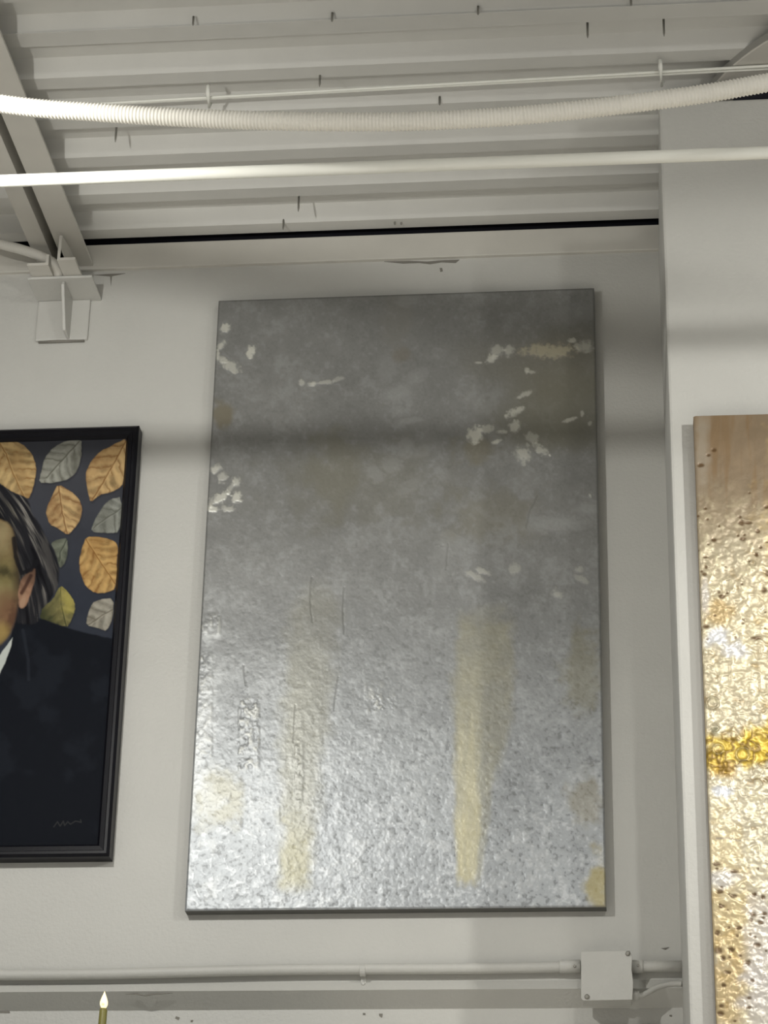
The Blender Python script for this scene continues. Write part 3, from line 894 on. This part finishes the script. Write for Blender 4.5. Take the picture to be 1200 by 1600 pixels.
    C = C * 0.95
    # scribbled signature
    sg = [(84, 1292), (90, 1284), (94, 1291), (99, 1283), (101, 1290), (106, 1284), (110, 1288), (118, 1283), (127, 1285), (126, 1281)]
    C = mix(C, (62, 62, 62), 0.55 * (1 - sstep(0.4, 1.4, seg_dist(U, V, sg))))
    return np.clip(C, 0, 1), H


fx1 = -0.174
fx0 = -1.045
fz0, fz1 = 3.123, 4.190
PF = thing('framed_portrait', 'black framed portrait of a dark suited man before gold and grey leaves', 'painting', ((fx0 + fx1) / 2, 0, fz0))
FD, RW = 0.045, 0.030
paint_panel('canvas', fx0 + 0.024, fx1 - 0.024, fz0 + 0.024, fz1 - 0.024, -0.030, 620, 800, portrait_paint,
            paint_mat('portrait_oil', rough=0.6, spec=0.06, bump=0.1, bscale=600, dist=0.0004), PF)


def rail(p, q, n_in):
    """mitred rail: stepped moulding, high outer part, lower inner lip"""
    p, q, n = Vector(p), Vector(q), Vector(n_in)
    t = (q - p).normalized()
    pr = [(0, 0), (0, -FD + 0.006), (0.006, -FD), (0.012, -FD), (0.014, -FD + 0.003), (0.024, -FD + 0.004), (RW, -0.033), (RW, 0)]
    bm = bmesh.new()
    A = [bm.verts.new(p + n * w + t * w + Vector((0, y, 0))) for w, y in pr]
    Bv = [bm.verts.new(q + n * w - t * w + Vector((0, y, 0))) for w, y in pr]
    k = len(pr)
    for i in range(k):
        bm.faces.new((A[i], A[(i + 1) % k], Bv[(i + 1) % k], Bv[i]))
    bm.faces.new(A)
    bm.faces.new(Bv[::-1])
    return obj('frame_rail', bm, FRAME, PF)


rail((fx0, 0, fz0), (fx1, 0, fz0), (0, 0, 1))
rail((fx1, 0, fz0), (fx1, 0, fz1), (-1, 0, 0))
rail((fx1, 0, fz1), (fx0, 0, fz1), (0, 0, -1))
rail((fx0, 0, fz1), (fx0, 0, fz0), (1, 0, 0))

# ------------------------------------------------------------------ candle with a flame-shaped bulb
cy0 = -0.30
ft, fb = at(163.5, 1549, cy0), at(161.8, 1576, cy0)
lo = at(159.5, 1602, cy0)
ZS = 2.60
bot = fb + (lo - fb) * ((ZS - fb.z) / (lo.z - fb.z))
CD = thing('flame_candle', 'slim olive green taper candle with a glowing flame bulb at the bottom left', 'candle', bot)
bm = tube(bmesh.new(), [bot, fb.lerp(bot, 0.5), fb.lerp(bot, 0.03), fb], [0.0092, 0.0085, 0.0080, 0.0068], 20)
obj('stick', bm, WAX, CD, smooth=True)
ax_ = ft - fb
rs = [(0.0, 0.0035), (0.1, 0.0062), (0.25, 0.0082), (0.4, 0.0080), (0.6, 0.0058), (0.8, 0.0030), (0.93, 0.0012), (1.0, 0.0003)]
bm = tube(bmesh.new(), [fb + ax_ * t for t, r in rs], [r for t, r in rs], 16)
fl_ = obj('flame_bulb', bm, FLAME, CD, smooth=True)
bm = bmesh.new()
bmesh.ops.create_uvsphere(bm, u_segments=12, v_segments=8, radius=0.0030, matrix=Matrix.Translation(fb + ax_ * 0.22 + Vector((0, -0.0066, 0))))
obj('diode', bm, GLOW, CD, smooth=True)
bm = tube(bmesh.new(), [bot + Vector((0, 0, 0.0)), bot + Vector((0, 0, 0.004)), bot + Vector((0, 0, 0.006)), bot + Vector((0, 0, 0.03))], [0.030, 0.032, 0.013, 0.012], 24)
obj('cup', bm, SCREWM, CD, smooth=True)
# shelf below the frame that carries the candle
bm = box(bmesh.new(), -0.9, 0.35, -0.42, 0.034, ZS - 0.03, ZS)
obj('trim_4', bm, WALL, kind='structure', bevel=0.003)
